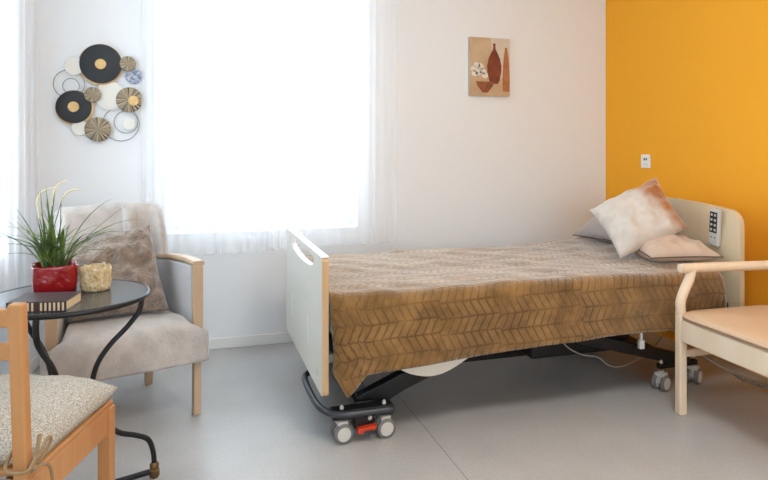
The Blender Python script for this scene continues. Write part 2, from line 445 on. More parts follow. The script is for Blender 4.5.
curtain('X', -.285, .425, 3.545, .548, 2.44, 1.3, 'white sheer curtain on the left half of the back window, beside the disc wall art', 'white sheer curtains', 4, .011, gather=((.95, .05, .012),))
curtain('X', .385, 1.14, 3.505, .568, 2.44, 6.1, 'white sheer curtain on the right half of the back window, behind the bed', 'white sheer curtains', 4, .011, gather=((.06, .05, .012), (.9, .1, .008)))
curtain('Y', 2.25, 3.40, -.745, .48, 2.44, 3.7, 'white sheer curtain at the left edge of the photo, hung on the left wall', 'white sheer curtains', 8, gather=((.93, .03, .02),))
def rod(label, a, b, ends):
    m = MB().tube([a, b], .012, 12)
    r = thing('curtain_rod', label, 'curtain rod', a)
    m.build('pole', M['trim'], r)
    for p, q in ends: MB().tube([p, q], .008, 8).build('bracket', M['trim'], r)
rod('white curtain rod over the back window', (-.4, 3.5, 2.45), (1.25, 3.5, 2.45), (((-.32, 3.5, 2.45), (-.32, 3.6, 2.45)), ((1.17, 3.5, 2.45), (1.17, 3.6, 2.45))))
rod('white curtain rod over the left window', (-.735, 2.2, 2.45), (-.735, 3.42, 2.45), (((-.735, 2.25, 2.45), (-.79, 2.25, 2.45)), ((-.735, 3.38, 2.45), (-.79, 3.38, 2.45))))

# ------------------------------------------------------------------ hospital bed
Y0, Y1 = 2.285, 3.25
bed = thing('hospital_bed', 'adjustable care bed with cream head and foot boards on castors', 'bed', (1.45, 2.77, 0))
def rounded(a0, a1, b0, b1, r, n=6, rs=None):
    """rounded rectangle, rs = radii for (a0b0, a1b0, a1b1, a0b1)"""
    rs = rs or (r,)*4; out = []
    for (ca, cb, sa, sb, st), q in zip(((a0, b0, 1, 1, PI), (a1, b0, -1, 1, 1.5*PI), (a1, b1, -1, -1, 0), (a0, b1, 1, -1, .5*PI)), rs):
        if q <= 0: out.append((ca, cb)); continue
        for k in range(n+1):
            t = st+k*PI/2/n
            out.append((ca+sa*q+q*math.cos(t), cb+sb*q+q*math.sin(t)))
    return out
slot = [(2.46, .692), (3.085, .692)]+[(2.7725+.3125*math.cos(t)*1.0, .678-.046*math.sin(t)**.7) for t in [k*PI/14 for k in range(15)]]
fb = MB().prism(rounded(Y0, Y1, .188, .714, .02, 5), .026, 'YZ', .455, [slot], 0, 1)
for f in fb.bm.faces:
    c_ = f.calc_center_median()
    if f.material_index == 1 and 2.44 < c_.y < 3.10 and .60 < c_.z < .70: f.material_index = 2
fbo = fb.build('footboard', [M['cream_board'], M['edge_wood'], M['white_plastic']], bed, bevel=.003)
# white strip standing in for window light caught by the top edge
MB().prism(rounded(Y0+.004, Y1-.004, .712, .7175, .002, 2), .028, 'YZ', .454).build('cap', M['white_plastic'], fbo)
for y in (3.03, 2.59):
    MB().box((.4535, y-.006, .30), (.456, y+.006, .42)).build('inlay', M['white_plastic'], fbo)  # white strips in place of see-through slits in the board
MB().lathe([(.0001, -.0012), (.012, -.0012), (.012, .001), (.0001, .001)], (.4545, 2.375, .255), 20, axis='X').build('badge', M['light_grey'], fbo)
arch = rounded(Y0, Y1, .30, .835, .07, 8, (.02, .02, .075, .075))
arch = [(a, b+(.028*math.cos((a-2.7675)/.4825*PI/2) - .0 if b > .76 else 0)-(.026 if b > .76 else 0)*0) for a, b in arch]
arch2 = []
for a, b in arch: arch2.append((a, b))
# subdivide the top so that it bows
top = [(Y1-.075-(Y1-Y0-.15)*k/14, .835+.026*math.sin(PI*k/14)) for k in range(1, 14)]
base_l = rounded(Y0, Y1, .30, .835, .07, 8, (.02, .02, .075, .075))
i_split = 7+7 if False else None
head = base_l[:9+9+9]+top+base_l[27:]
hb = MB().prism(head, .026, 'YZ', 2.45, (), 0, 1)
hbo = hb.build('headboard', [M['maple'], M['maple']], bed, bevel=.003)
for y in (2.45, 3.085):
    MB().box((2.476, y-.03, .22), (2.50, y+.03, .50)).build('headboard_bracket', M['dark_metal'], hbo)
MB().box((.49, 2.305, .405), (2.33, 3.235, .543)).build('mattress', M['mattress'], bed, bevel=.03, seg=4)
MB().box((.50, 2.33, .335), (2.43, 3.21, .395)).build('mattress_platform', M['dark_metal'], bed, bevel=.006)
# cream calf-rest cover seen under the blanket hem, near side and far side
def cover_profile():
    pts = catmull([(.76, 0, .262), (.82, 0, .232), (.90, 0, .216), (.98, 0, .232), (1.08, 0, .285), (1.12, 0, .33)], 6)
    lo = [(p.x, p.z) for p in pts]
    return lo+[(1.12, .36), (.75, .36)]
for y in (2.30, 3.21):
    MB().prism(cover_profile(), .025, 'XZ', y).build('side_cover', M['cream_plastic'], bed, bevel=.004)
# chassis
def chassis(side, end):
    pass
fr = MB()
bump = [(.56, 2.74, .135), (.50, 2.735, .13), (.462, 2.70, .125), (.454, 2.62, .12), (.455, 2.45, .118), (.468, 2.36, .116), (.505, 2.305, .114), (.57, 2.288, .112), (.74, 2.288, .112)]
fr.tube(catmull(bump, 6), .0135, 10)
fr.build('bumper_bar', M['dark_metal'], bed, smooth=True)
base = MB()
for y in (2.33, 3.21):
    base.box((.50 if y < 3 else .61, y-.028, .085), (.745 if y < 3 else .84, y+.028, .122))
    base.box((.585 if y < 3 else .69, y-.030, .045), (.665 if y < 3 else .77, y+.030, .09))
    base.box((2.08, y-.02+.075, .092), (2.30, y+.006+.075, .116)) if y < 3 else base.box((2.08, y-.078, .092), (2.30, y-.05, .116))
base.box((.60, 2.35, .09), (.68, 3.19, .13)); base.box((2.16, 2.43, .09), (2.24, 3.15, .12)); base.box((.67, 2.74, .092), (2.17, 2.80, .118))
base.build('base_frame', M['black_steel'], bed, bevel=.004)
for y in (2.40, 3.14):
    MB().prism([(.60, .10), (.70, .085), (.82, .145), (1.14, .258), (1.14, .285), (1.09, .288), (.80, .212), (.62, .14)], .05, 'XZ', y-.025).build('lifting_arm', M['black_steel'], bed, bevel=.006)
    MB().beam((2.24, y, .115), (1.62, y, .29), .05, .055).build('lifting_arm', M['black_steel'], bed, bevel=.006)
    MB().box((1.10, y-.03, .27), (1.70, y+.03, .335)).build('lifting_rail', M['black_steel'], bed, bevel=.004)
MB().box((1.140, 2.372, .262), (1.165, 2.402, .278)).build('end_plug', M['red_plastic'], bed)
MB().beam((.665, 2.45, .11), (.51, 2.45, .34), .05, .06, up=(0, 1, 0)).build('foot_strut', M['dark_metal'], bed, bevel=.005)
MB().beam((.665, 3.08, .11), (.51, 3.08, .34), .05, .06, up=(0, 1, 0)).build('foot_strut', M['dark_metal'], bed, bevel=.005)
MB().box((1.50, 2.55, .14), (2.05, 3.0, .28)).build('motor_housing', M['black_steel'], bed, bevel=.015, seg=3)
MB().tube([(2.0, 2.77, .2), (2.20, 2.77, .16)], .03, 14).build('actuator', M['black_steel'], bed)
MB().box((1.915, 2.318, .222), (1.94, 2.338, .262)).box((1.922, 2.322, .26), (1.933, 2.334, .345)).build('hook', M['white_plastic'], bed, bevel=.003)
MB().box((.482, 2.318, .305), (.507, 2.36, .338)).build('board_latch', M['light_grey'], bed, bevel=.003)
def caster(x, y, ang):
    m = Matrix.Translation((x, y, 0)) @ Matrix.Rotation(ang, 4, 'Z')
    b = MB().box((-.012, -.008, .03), (.012, .008, .09)).box((-.02, -.022, .066), (.02, .022, .084))
    b.bm.transform(m)
    co = b.build('caster', M['light_grey'], bed, bevel=.003)
    for s in (-1, 1):
        w = MB().lathe([(.010, -.010), (.031, -.010), (.0375, -.006), (.0375, .006), (.031, .010), (.010, .010)], (0, s*.020, .0375), 26, axis='Y')
        w.bm.transform(m)
        wo = smooth_shade(w.build('wheel', M['grey_rubber'], co))
        h = MB().lathe([(.0001, -.0115), (.026, -.0115), (.028, -.009), (.028, .009), (.026, .0115), (.0001, .0115)], (0, s*.020, .0375), 22, axis='Y')
        h.bm.transform(m)
        # hub caps share the wheel's rank on the caster
        smooth_shade(h.build('hub_cap', M['light_grey'], co))
    s_ = MB().lathe([(.0001, 0), (.008, 0), (.008, .008), (.004, .016), (.0001, .016)], (x, y-.0, .125), 12)
    s_.build('stem_cap', M['light_grey'], co)
for x in (.538, .708):
    caster(x, 2.315, .12); caster(x+.10, 3.215, -.1)
caster(2.078, 2.375, .35); caster(2.288, 2.40, .5); caster(2.078, 3.15, .2); caster(2.288, 3.15, .3)
MB().beam((.60, 2.292, .048), (.665, 2.272, .062), .03, .014).box((.592, 2.275, .036), (.617, 2.305, .056)).build('brake_pedal', M['red_plastic'], bed, bevel=.003)
MB().lathe([(.0001, -.004), (.008, -.004), (.008, .004), (.0001, .004)], (.645, 2.298, .085), 14, axis='Y').build('screw_cap', M['light_grey'], bed)

# ------------------------------------------------------------------ bedspread
def hem(x):
    ks = [(.48, .31), (.505, .26), (.54, .192), (.575, .225), (.62, .268), (.75, .278), (1.04, .288), (1.36, .308), (1.75, .320), (2.12, .315), (2.42, .30)]
    for (a, za), (b, zb) in zip(ks, ks[1:]):
        if x <= b:
            t = max(0, (x-a)/(b-a)); return za+(zb-za)*t
    return ks[-1][1]
def topz(x, y):
    z = .562+.004*math.sin(x*5)+.010*nz(x*2.2, y*2.5)+.014*max(0, nz(x*3.5+3, y*7+x*4, 4))+.0045*nz(x*9+y*5, y*13-x*4, 9)
    z += .030*max(0, min(1, (x-1.9)/.35))*max(0, min(1, (y-2.32)/.25))
    # diagonal pull lines near the foot
    z += .006*math.exp(-((y-2.42-.35*(x-.5))/.05)**2)*max(0, 1-abs(x-.7)/.35)
    return max(z, .553)
def section(x):
    pts = [V((x, 3.285, .34)), V((x, 3.28, .45)), V((x, 3.268, .515))]
    for k in range(5):
        a = k/4*PI/2
        pts.append(V((x, 3.215+.05*math.cos(a), 0)))
        yy = pts[-1].y; pts[-1].z = topz(x, yy)-.045*(1-math.sin(a))
    for k in range(1, 26):
        y = 3.215-(3.215-2.33)*k/25
        pts.append(V((x, y, topz(x, y))))
    z0 = topz(x, 2.33)
    for k in range(1, 6):
        a = k/5*PI/2
        pts.append(V((x, 2.33-.055*math.sin(a), z0-.055*(1-math.cos(a)))))
    zb = hem(x); zt = pts[-1].z
    for k in range(1, 19):
        t = k/18
        y = 2.275-.022*t-.008*math.sin(x*9+1)*t*t-.012*nz(x*5, t*1.5)*t
        if x < .64: y -= .018*t*math.exp(-((x-.54)/.05)**2)
        y = min(y, 2.277)
        pts.append(V((x+(.012*math.sin(t*3)*t if x < .6 else 0), y, zt+(zb-zt)*t)))
    return pts
def resample(pts, n):
    L = [0]
    for a, b in zip(pts, pts[1:]): L.append(L[-1]+(b-a).length)
    out = []; i = 0
    for k in range(n+1):
        d = L[-1]*k/n
        while i < len(pts)-2 and L[i+1] < d: i += 1
        t = (d-L[i])/max(1e-9, L[i+1]-L[i]); out.append(pts[i].lerp(pts[i+1], min(1, t)))
    return out, L[-1]
NU, NV = 190, 110
rows = []; uvs = []
for i in range(NU+1):
    x = .486+(2.345-.486)*i/NU
    p, L = resample(section(x), NV)
    if x > 2.29:
        f = (x-2.29)/.055
        for q in p: q.z -= .012*f*f
    rows.append(p); uvs.append([(x, 1.6-L*(1-k/NV) if False else .0) for k in range(NV+1)])
    # v measured from the near top edge so the rows of the pattern run level with the bed
    d = 0; vs = [0]
    for a, b in zip(p, p[1:]): d += (b-a).length; vs.append(d)
    edge = min(range(len(p)), key=lambda k: abs(p[k].z-.50)+(10 if p[k].y > 2.5 else 0))
    uvs[-1] = [(x, v-vs[edge]+2) for v in vs]
bs = MB().grid(rows, uv=lambda a, b: uvs[a][b]).build('bedspread', M['bedspread'], None, smooth=True, solid=.008)
tag(bs, 'brown plush bedspread with embossed chevrons spread over the care bed', 'bedspread')

# ------------------------------------------------------------------ cushions
def pillow_mesh(cn, th, n=30, pinch=.05, wr=.006, seed=0, p=2.6, ears=.0, dimple=0, zmin=None):
    """cn = four corners (in order round the edge); closed two-sided puffed mesh with a UV over the face"""
    c = [V(q) for q in cn]
    nor = (c[1]-c[0]).cross(c[3]-c[0]).normalized()
    mb = MB()
    def pt(i, j, sgn):
        u, v = i/n, j/n; a, b = 2*u-1, 2*v-1
        ua = u+pinch*(b*b-1)*-1*a*-1*0
        # sides drawn in between the corners
        a2 = a*(1-pinch*(1-b*b)*abs(a)**2); b2 = b*(1-pinch*(1-a*a)*abs(b)**2)
        U, W = (a2+1)/2, (b2+1)/2
        q = c[0]*(1-U)*(1-W)+c[1]*U*(1-W)+c[2]*U*W+c[3]*(1-U)*W
        h = ((1-abs(a)**p)*(1-abs(b)**p))**.55*th/2
        w = wr*(nz(U*5+seed, W*5, sgn)+.6*nz(U*11+seed, W*9, sgn+3))*min(1, h/(th*.2)) if h > 0 else 0
        if dimple: h -= dimple*math.exp(-(a*a+b*b)/.03)
        q = q+nor*sgn*(h+w)
        if zmin is not None: q.z = max(q.z, zmin)
        return q
    top = [[mb.bm.verts.new(pt(i, j, 1)) for j in range(n+1)] for i in range(n+1)]
    bot = [[top[i][j] if i in (0, n) or j in (0, n) else mb.bm.verts.new(pt(i, j, -1)) for j in range(n+1)] for i in range(n+1)]
    for g, fl in ((top, 0), (bot, 1)):
        for i in range(n):
            for j in range(n):
                ids = [(i, j), (i+1, j), (i+1, j+1), (i, j+1)]
                if fl: ids.reverse()
                try:
                    f = mb.bm.faces.new([g[a][b] for a, b in ids])
                except ValueError: continue
                f.smooth = True
                for lp, (a, b) in zip(f.loops, ids): lp[mb.uv].uv = (a/n, b/n)
    edge = [pt(i, 0, 1) for i in range(n)]+[pt(n, j, 1) for j in range(n)]+[pt(n-i, n, 1) for i in range(n)]+[pt(0, n-j, 1) for j in range(n)]
    return mb, edge
def cushion(name, label, cn, th, m, pipe=None, pr=.004, **k):
    mb, e = pillow_mesh(cn, th, **k)
    o = mb.build(name, m, None, normals=False); tag(o, label, 'cushion' if name == 'cushion' else 'pillow')
    if pipe: MB().tube(e, pr, 6, closed=True).build('piping', pipe, o, smooth=True)
    return o
# grey pillow against the headboard (far side)
cushion('pillow', 'grey velvet pillow half hidden behind the ivory cushion at the far side of the bed',
        [(2.14, 3.17, .615), (2.22, 2.66, .615), (2.395, 2.70, .82), (2.385, 3.13, .80)], .13, M['grey_pillow'], M['piping'], .003, seed=5)
cushion('pillow', 'blush pink pillow lying flat under the ivory cushion, against the headboard',
        [(2.07, 2.43, .606), (2.395, 2.33, .612), (2.405, 2.62, .66), (2.09, 2.68, .65)], .125, M['pink_fabric'], M['piping'], .003, seed=9, wr=.016, pinch=.07, zmin=.588)
cushion('cushion', 'ivory velvet cushion with a rust brown edge propped on the other pillows',
        [(1.985, 2.545, .588), (2.32, 2.465, .735), (2.345, 2.715, .975), (2.01, 2.83, .80)], .165, M['cushion'], None, seed=2, wr=.016, pinch=.07)

# ------------------------------------------------------------------ bed remote on the headboard
rm = thing('bed_remote', 'grey handset with black keypad hung on the headboard of the bed', 'remote control', (2.437, 2.405, .655))
RM = Matrix.Translation((2.432, 2.412, .742)) @ Matrix.Rotation(.13, 4, 'X') @ Matrix.Rotation(-.08, 4, 'Y')
def rmbox(name, lo, hi, m, par, bv=.002):
    b = MB().box(lo, hi); b.bm.transform(RM); return b.build(name, m, par, bevel=bv, seg=3)
body = rmbox('body', (-.013, -.029, -.092), (.011, .029, .092), M['light_grey'], rm, .007)
kp = rmbox('keypad', (-.0145, -.022, -.025), (-.0128, .022, .078), M['key_black'], body, .0004)
for r in range(4):
    for c in (-1, 1):
        z = -.010+r*.0245
        rmbox('button', (-.0155, c*.0105-.0058, z-.006), (-.0144, c*.0105+.0058, z+.006), M['light_grey'], kp, .0004)
for c in (-1, 1): rmbox('indicator', (-.0138, c*.011-.003, -.052), (-.0128, c*.011+.003, -.045), M['key_black'], body, .0003)
hk = MB().tube([V((2.444, 2.405, .80)), V((2.444, 2.405, .835)), V((2.4445, 2.405, .838))], .004, 6)
hk.build('hanging_hook', M['light_grey'], rm)

# ------------------------------------------------------------------ cords
pts = [(1.60, 2.50, .27), (1.66, 2.50, .20), (1.74, 2.50, .158), (1.83, 2.51, .135), (1.90, 2.53, .085), (1.975, 2.55, .06), (2.06, 2.55, .075), (2.15, 2.53, .13), (2.19, 2.50, .20), (2.20, 2.48, .30)]
tag(MB().tube(catmull(pts, 6), .0032, 7).build('cable', M['pale_cord'], None, smooth=True), 'thin pale cable drooping under the brown bedspread', 'cable')
path = catmull([(2.30, 2.44, .16), (2.36, 2.36, .11), (2.43, 2.29, .062), (2.50, 2.22, .036), (2.58, 2.14, .030), (2.66, 2.04, .045)], 40)
helix = []
for i, p in enumerate(path):
    t = (path[min(i+1, len(path)-1)]-path[max(i-1, 0)]).normalized()
    x = t.cross(V((0, 0, 1))).normalized(); y = x.cross(t)
    f = min(1, max(0, (i-70)/20))
    a = i*1.35
    helix.append(p+(x*math.cos(a)+y*math.sin(a))*.0105*f)
tag(MB().tube(helix, .0045, 6).build('coiled_cable', M['rubber_cord'], None, smooth=True), 'grey coiled cable in front of the orange wall under the cream chair', 'cable')

# ------------------------------------------------------------------ cream armchair on the right
# local: front edge towards -Y, x across; turned to face the window side
ang = math.atan2(-.993, -.114)          # direction of local -Y must be (-.993, .114)
cr = thing('armchair', 'cream wooden open armchair with vinyl seat, cut by the right edge of the photo', 'armchair', (1.9595+.999*.22, 1.867-.039*.22, 0), math.atan2(-.999, -.039))
def L_(name, mb, m, par=None, **k): return mb.build(name, m, par or cr, world=False, **k)
hw = .268
for s in (-1, 1):
    pr = catmull([(s*hw, -.22, .30), (s*hw, -.222, .40), (s*hw, -.222, .47), (s*hw, -.205, .515), (s*hw, -.178, .565), (s*hw, -.168, .612)], 6)
    lg = MB()
    lg.tube([(s*hw, -.22, 0), (s*hw, -.22, .15), (s*hw, -.22, .30)], [.0175*1.25, .0205*1.25, .0215*1.25], 4)
    o = L_('leg', MB().beam((s*hw, -.22, 0), (s*hw, -.22, .44), .036, .036, up=(0, 1, 0)), M['cream_wood'], bevel=.007, seg=3)
    L_('arm_support', MB().tube(catmull([(s*hw, -.22, .43), (s*hw, -.222, .475), (s*hw, -.205, .52), (s*hw, -.178, .57), (s*hw, -.166, .615)], 6), .0205, 14), M['cream_wood'], smooth=True)
    L_('armrest', MB().tube(catmull([(s*hw, -.225, .617), (s*hw, -.215, .617), (s*hw, -.15, .617), (s*(hw+.004), .0, .614), (s*(hw+.004), .18, .610), (s*hw, .310, .61)], 6),
        [.012]+[.0195]*5+[.0205]*25, 14), M['cream_wood'], smooth=True)
    rl = MB().beam((s*hw, .310, 0), (s*hw, .300, .45), .036, .04, up=(0, 1, 0)).beam((s*hw, .300, .44), (s*hw, .392, .95), .034, .036, up=(0, 1, 0))
    L_('leg', rl, M['cream_wood'], bevel=.006, seg=3)
    L_('stretcher', MB().beam((s*(hw-.002), -.205, .258), (s*(hw-.002), .295, .258), .02, .03), M['cream_wood'], bevel=.004)
    L_('side_rail', MB().beam((s*(hw-.004), -.21, .358), (s*(hw-.004), .290, .358), .022, .088), M['cream_wood'], bevel=.004)
L_('front_rail', MB().box((-hw+.015, -.2365, .314), (hw-.015, -.2135, .403)), M['cream_wood'], bevel=.004)
L_('back_rail', MB().box((-hw+.015, .280, .33), (hw-.015, .305, .40)), M['cream_wood'], bevel=.004)
sd = MB()
P = []
n = 24
def seat_pad(mb, x0, x1, y0, y1, z0, z1, crown):
    ring = [(.0, z0), (.985, z0), (1.0, z0+.012), (1.0, z1-.016), (.975, z1-.003)]
    grid_t = []
    rows_ = []
    for i in range(n+1):
        for j in range(n+1): pass
    def pos(a, b, z): return V(((x0+x1)/2+(x1-x0)/2*a, (y0+y1)/2+(y1-y0)/2*b, z))
    m = 48; rows_ = []
    for k in range(m):
        t = k*2*PI/m; ca, sa = math.cos(t), math.sin(t); q = (abs(ca)**9+abs(sa)**9)**(-1/9)
        row = [pos(ca*q*f, sa*q*f, z) for f, z in ((.001, z0), (.97, z0), (.995, z0+.006), (1, z0+.015), (1, z1-.016), (.985, z1-.005), (.95, z1+crown*.12), (.8, z1+crown*.4), (.5, z1+crown*.8), (.001, z1+crown))]
        rows_.append(row)
    mb.grid(rows_, closed_u=True); return mb
L_('seat', seat_pad(MB(), -.281, .281, -.243, .280, .404, .434, .022), M['leather'], smooth=True)
bk = MB().beam((0, .320, .56), (0, .380, .90), .46, .05, up=(0, 1, 0))
L_('backrest', bk, M['leather'], bevel=.018, seg=4)

# ------------------------------------------------------------------ upholstered armchair on the left
AT = math.radians(15)
ac = thing('armchair', 'grey upholstered armchair with pale wood frame in the corner, under the throw', 'armchair', (-.318, 2.90, 0), AT)
def A_(name, mb, m, par=None, **k): return mb.build(name, m, par or ac, world=False, **k)
def arm_x(y): return .275-(y+.24)*.19          # the arms close in towards the back
for s in (-1, 1):
    A_('leg', MB().beam((s*.270, -.238, .0), (s*.272, -.238, .25), .032, .036, up=(0, 1, 0)), M['arm_wood'], bevel=.004)
    A_('leg', MB().beam((s*.165, .225, 0), (s*.175, .19, .26), .034, .038, up=(0, 1, 0)), M['arm_wood'], bevel=.004)
    # arm: wood front post and top rail framing an upholstered panel
    arm = MB().prism([(-.225, .24), (.20, .24), (.20, .60), (.0, .625), (-.225, .63)], .046, 'YZ', -.023)
    for v in arm.bm.verts: v.co.x = s*(arm_x(v.co.y)+v.co.x)
    ao = A_('arm_panel', arm, M['grey_fabric'], bevel=.008, seg=3)
    A_('arm_post', MB().beam((s*.274, -.240, .24), (s*.274, -.242, .632), .042, .026, up=(0, 1, 0)), M['arm_wood'], ao, bevel=.005)
    rail = catmull([(s*.276, -.253, .640), (s*arm_x(-.14), -.14, .645), (s*arm_x(0), .0, .638), (s*arm_x(.2), .20, .612)], 4)
    tp = MB()
    P = []
    for q in rail: P.append([q+V((dx, 0, dz)) for dx, dz in ((-.022, -.009), (.022, -.009), (.025, .0), (.020, .010), (-.020, .010), (-.025, .0), (-.022, -.009))])
    tp.grid(P)
    tp.bm.faces.new([v for v in tp.bm.verts[:] if False] or [tp.bm.verts.new(q) for q in P[0][:6]]); tp.bm.faces.new([tp.bm.verts.new(q) for q in P[-1][:6]])
    smooth_shade(A_('armrest', tp, M['arm_wood'], ao, weld=True))
st = MB().box((-.235, -.235, .25), (.235, .20, .385))
for v in st.bm.verts: v.co.x *= (.245 if v.co.y < 0 else .168)/.235
A_('seat', st, M['grey_fabric'], bevel=.03, seg=4)
A_('backrest', MB().prism([(.085, .36), (.235, .28), (.285, .60), (.305, .80), (.285, .828), (.24, .828), (.215, .80), (.165, .60)], .37, 'YZ', -.185), M['grey_fabric'], bevel=.025, seg=4)
ap = MB().box((-.24, -.22, .215), (.24, .20, .255))
for v in ap.bm.verts: v.co.x *= 1 if v.co.y < 0 else .7
A_('apron', ap, M['arm_wood'], bevel=.004)

# plush throw over back, seat and front
prof = [(.330, .50), (.333, .66), (.330, .80), (.310, .848), (.265, .860), (.222, .842), (.196, .79), (.162, .68), (.128, .56), (.096, .46), (.070, .412), (.02, .404), (-.10, .406), (-.20, .404), (-.256, .392), (-.282, .36), (-.292, .31), (-.298, .235)]
pp = catmull([(0, a, b) for a, b in prof], 5)
rows = []
nX = 70
for i in range(nX+1):
    t = i/nX*2-1
    row = []
    for k, p in enumerate(pp):
        y, z = p.y, p.z
        if k < 40: w = .228 if t < 0 else .240
        elif k < 55: w = .225-(.225-.185)*min(1, (k-40)/8)
        elif k < 70: w = .185+.055*(k-55)/15
        else: w = .240+.068*min(1, (k-70)/6)
        x = t*w
        if k < 44:
            e = max(0, abs(t)-.82)/.18
            if k > 18: y += .055*e*e
            z -= .040*e*e*(1 if 8 < k < 32 else 0)
            # hanging folds towards the right hand corner
            if k > 22 and t > .2:
                g = min(1, (k-22)/8)*max(0, 1-max(0, k-38)/6)
                y -= .045*max(0, math.sin((t-.2)*11-1.0+p.z*2.0))*g
                x += .018*g*max(0, t-.5)*(1-(z-.45)/.4)
        y += -.012*nz(x*7, p.z*7+p.y*3, 2)*(1 if k < 45 or k > 70 else .3)
        z += .010*nz(x*8, p.y*9, 5)*(1 if k < 72 else .3)
        if k > 74:
            q = (k-74)/(len(pp)-75)
            z += (.004*t*q+.012*nz(x*4, 3)*q); y -= .014*math.sin(x*16)*q*q
            e = max(0, abs(t)-.9)/.1; y += .018*e*e
        row.append(V((x, y, z)))
    rows.append(row)
th = MB().grid(rows)
th.bm.transform(WORLD[ac.name])
tho = th.build('throw_blanket', M['throw'], None, smooth=True, solid=.014, normals=True)
tag(tho, 'beige plush throw draped over the back and seat of the corner armchair', 'throw')
mw = WORLD[ac.name]
cn = [mw @ V(q) for q in ((-.21, -.10, .425), (.185, -.125, .425), (.135, .035, .785), (-.22, .075, .72))]
fc = cushion('cushion', 'taupe faux fur cushion leaning in the corner armchair', cn, .15, M['fur'], None, seed=4, wr=.030, pinch=.05, n=48)

# ------------------------------------------------------------------ round iron table
TX, TY, TZ, TR = -.386, 2.164, .66, .236
tb = thing('side_table', 'round black iron side table with curved legs, beside the corner armchair', 'table', (TX, TY, 0))
smooth_shade(MB().lathe([(.0001, TZ-.006), (TR-.004, TZ-.006), (TR-.002, TZ), (.0001, TZ)], (TX, TY, 0), 72, caps=False).build('tabletop', M['table_top'], tb, weld=True))
MB().tube([(TX+TR*math.cos(a), TY+TR*math.sin(a), TZ-.007) for a in [k*2*PI/72 for k in range(72)]], .0085, 8, closed=True).build('rim', M['table_black'], tb, smooth=True)
feet = []
for a in (math.radians(19), math.radians(139), math.radians(259)):
    d = V((math.cos(a), math.sin(a), 0)); c = V((TX, TY, 0))
    pr = [(.222, .645), (.225, .615), (.215, .575), (.178, .530), (.125, .480), (.086, .425), (.070, .36), (.074, .30), (.105, .235), (.150, .185), (.205, .160), (.245, .135), (.262, .09), (.266, .045)]
    o = MB().tube(catmull([c+d*r+V((0, 0, z)) for r, z in pr], 5), .0088, 10).build('leg', M['table_black'], tb, smooth=True)
    f = c+d*.266; feet.append(f)
    smooth_shade(MB().lathe([(.0001, 0), (.013, 0), (.0175, .008), (.0175, .026), (.012, .030), (.015, .036), (.015, .046), (.010, .052), (.0001, .052)], f, 18).build('foot', M['brass'], o), 50)
for f in feet:
    MB().beam(f+V((0, 0, .022)), V((TX, TY, .022)), .022, .010).build('base_bar', M['table_black'], tb)
MB().lathe([(.0001, .014), (.03, .014), (.03, .030), (.0001, .030)], (TX, TY, 0), 20).build('hub', M['table_black'], tb)

# ------------------------------------------------------------------ plant
PX, PY = -.440, 2.245
pl = thing('potted_grass', 'green grass plant with cream plumes in a red pot on the side table', 'plant', (PX, PY, TZ+.0006))
mb = MB()
prof = [(.0001, 0), (.058, 0), (.064, .004), (.066, .02), (.067, .045), (.066, .07), (.068, .084), (.066, .088), (.062, .085), (.061, .06), (.0001, .058)]
mb.lathe(prof, (0, 0, 0), 64, sq=5, caps=False)
for v in mb.bm.verts:
    if .006 < v.co.z:
        k = 1+.045*nz(v.co.x*28, v.co.y*28, v.co.z*22); v.co.x *= k; v.co.y *= k
        if v.co.z > .08: v.co.z += .004*nz(v.co.x*40, v.co.y*40)
mb.bm.transform(Matrix.Rotation(.25, 4, 'Z'))
pot = mb.build('pot', M['red_glaze'], pl, world=False, smooth=True, weld=True)
MB().lathe([(.0001, .070), (.03, .072), (.057, .068)], (0, 0, 0), 24, caps=False).build('soil', M['soil'], pot, world=False, smooth=True)
fol = MB()
def blade(base, az, reach, height, droop, w):
    d = V((math.cos(az), math.sin(az), 0)); n = 14; pts = []
    for i in range(n+1):
        t = i/n
        pts.append(base+d*reach*(t**1.35)+V((0, 0, height*(t*(1+droop)-droop*t**2.4))))
    side = V((-d.y, d.x, 0))
    rows = []
    for i, p in enumerate(pts):
        t = i/n; ww = w*(.55+.45*min(1, t*5))*(1-t**2.5)+.0003
        tg = (pts[min(i+1, n)]-pts[max(i-1, 0)]).normalized(); up = side.cross(tg).normalized()
        rows.append([p-side*ww+up*ww*.35, p, p+side*ww+up*ww*.35])
    fol.grid(rows)
R = random.Random(21)
for i in range(46):
    b = V((R.uniform(-.038, .038), R.uniform(-.038, .038), .068)); az = R.uniform(0, 2*PI)
    k = R.random()
    if k < .5: blade(b, az, R.uniform(.02, .10), R.uniform(.09, .20), R.uniform(0, .2), R.uniform(.0036, .0052))
    else: blade(b, az, R.uniform(.10, .20), R.uniform(.08, .15), R.uniform(.3, 1.0), R.uniform(.0034, .0050))
# long arching ones to the sides
for az, rc, h, dr in ((3.3, .21, .115, 1.0), (3.05, .195, .085, 1.2), (3.5, .18, .15, .8), (3.2, .16, .06, 1.4), (3.6, .12, .17, .1), (3.0, .12, .16, .0), (-.1, .19, .12, 1.0), (.25, .22, .15, .8), (-.35, .17, .06, 1.7), (.1, .17, .20, .15), (.5, .15, .22, .45), (-.2, .21, .10, 1.0), (-.6, .14, .08, 1.6), (2.8, .10, .2, .1), (2.3, .08, .22, 0), (1.2, .05, .26, 0), (4.2, .03, .27, 0), (.0, .05, .25, .05), (3.0, .02, .27, 0), (4.6, .06, .12, 1.0), (4.9, .05, .13, 1.2)):
    blade(V((R.uniform(-.03, .03), R.uniform(-.03, .03), .068)), az, rc*1.08, h, dr, .0052)
fol.build('foliage', M['leaf'], pl, world=False, solid=.0006, normals=False)
def plume(pts, r):
    q = catmull(pts, 6)
    MB().tube(q, [r*(.35+.65*math.sin(PI*min(1, .12+.88*i/len(q)))) for i in range(len(q))], 8).build('plume', M['plume'], pl, world=False, smooth=True)
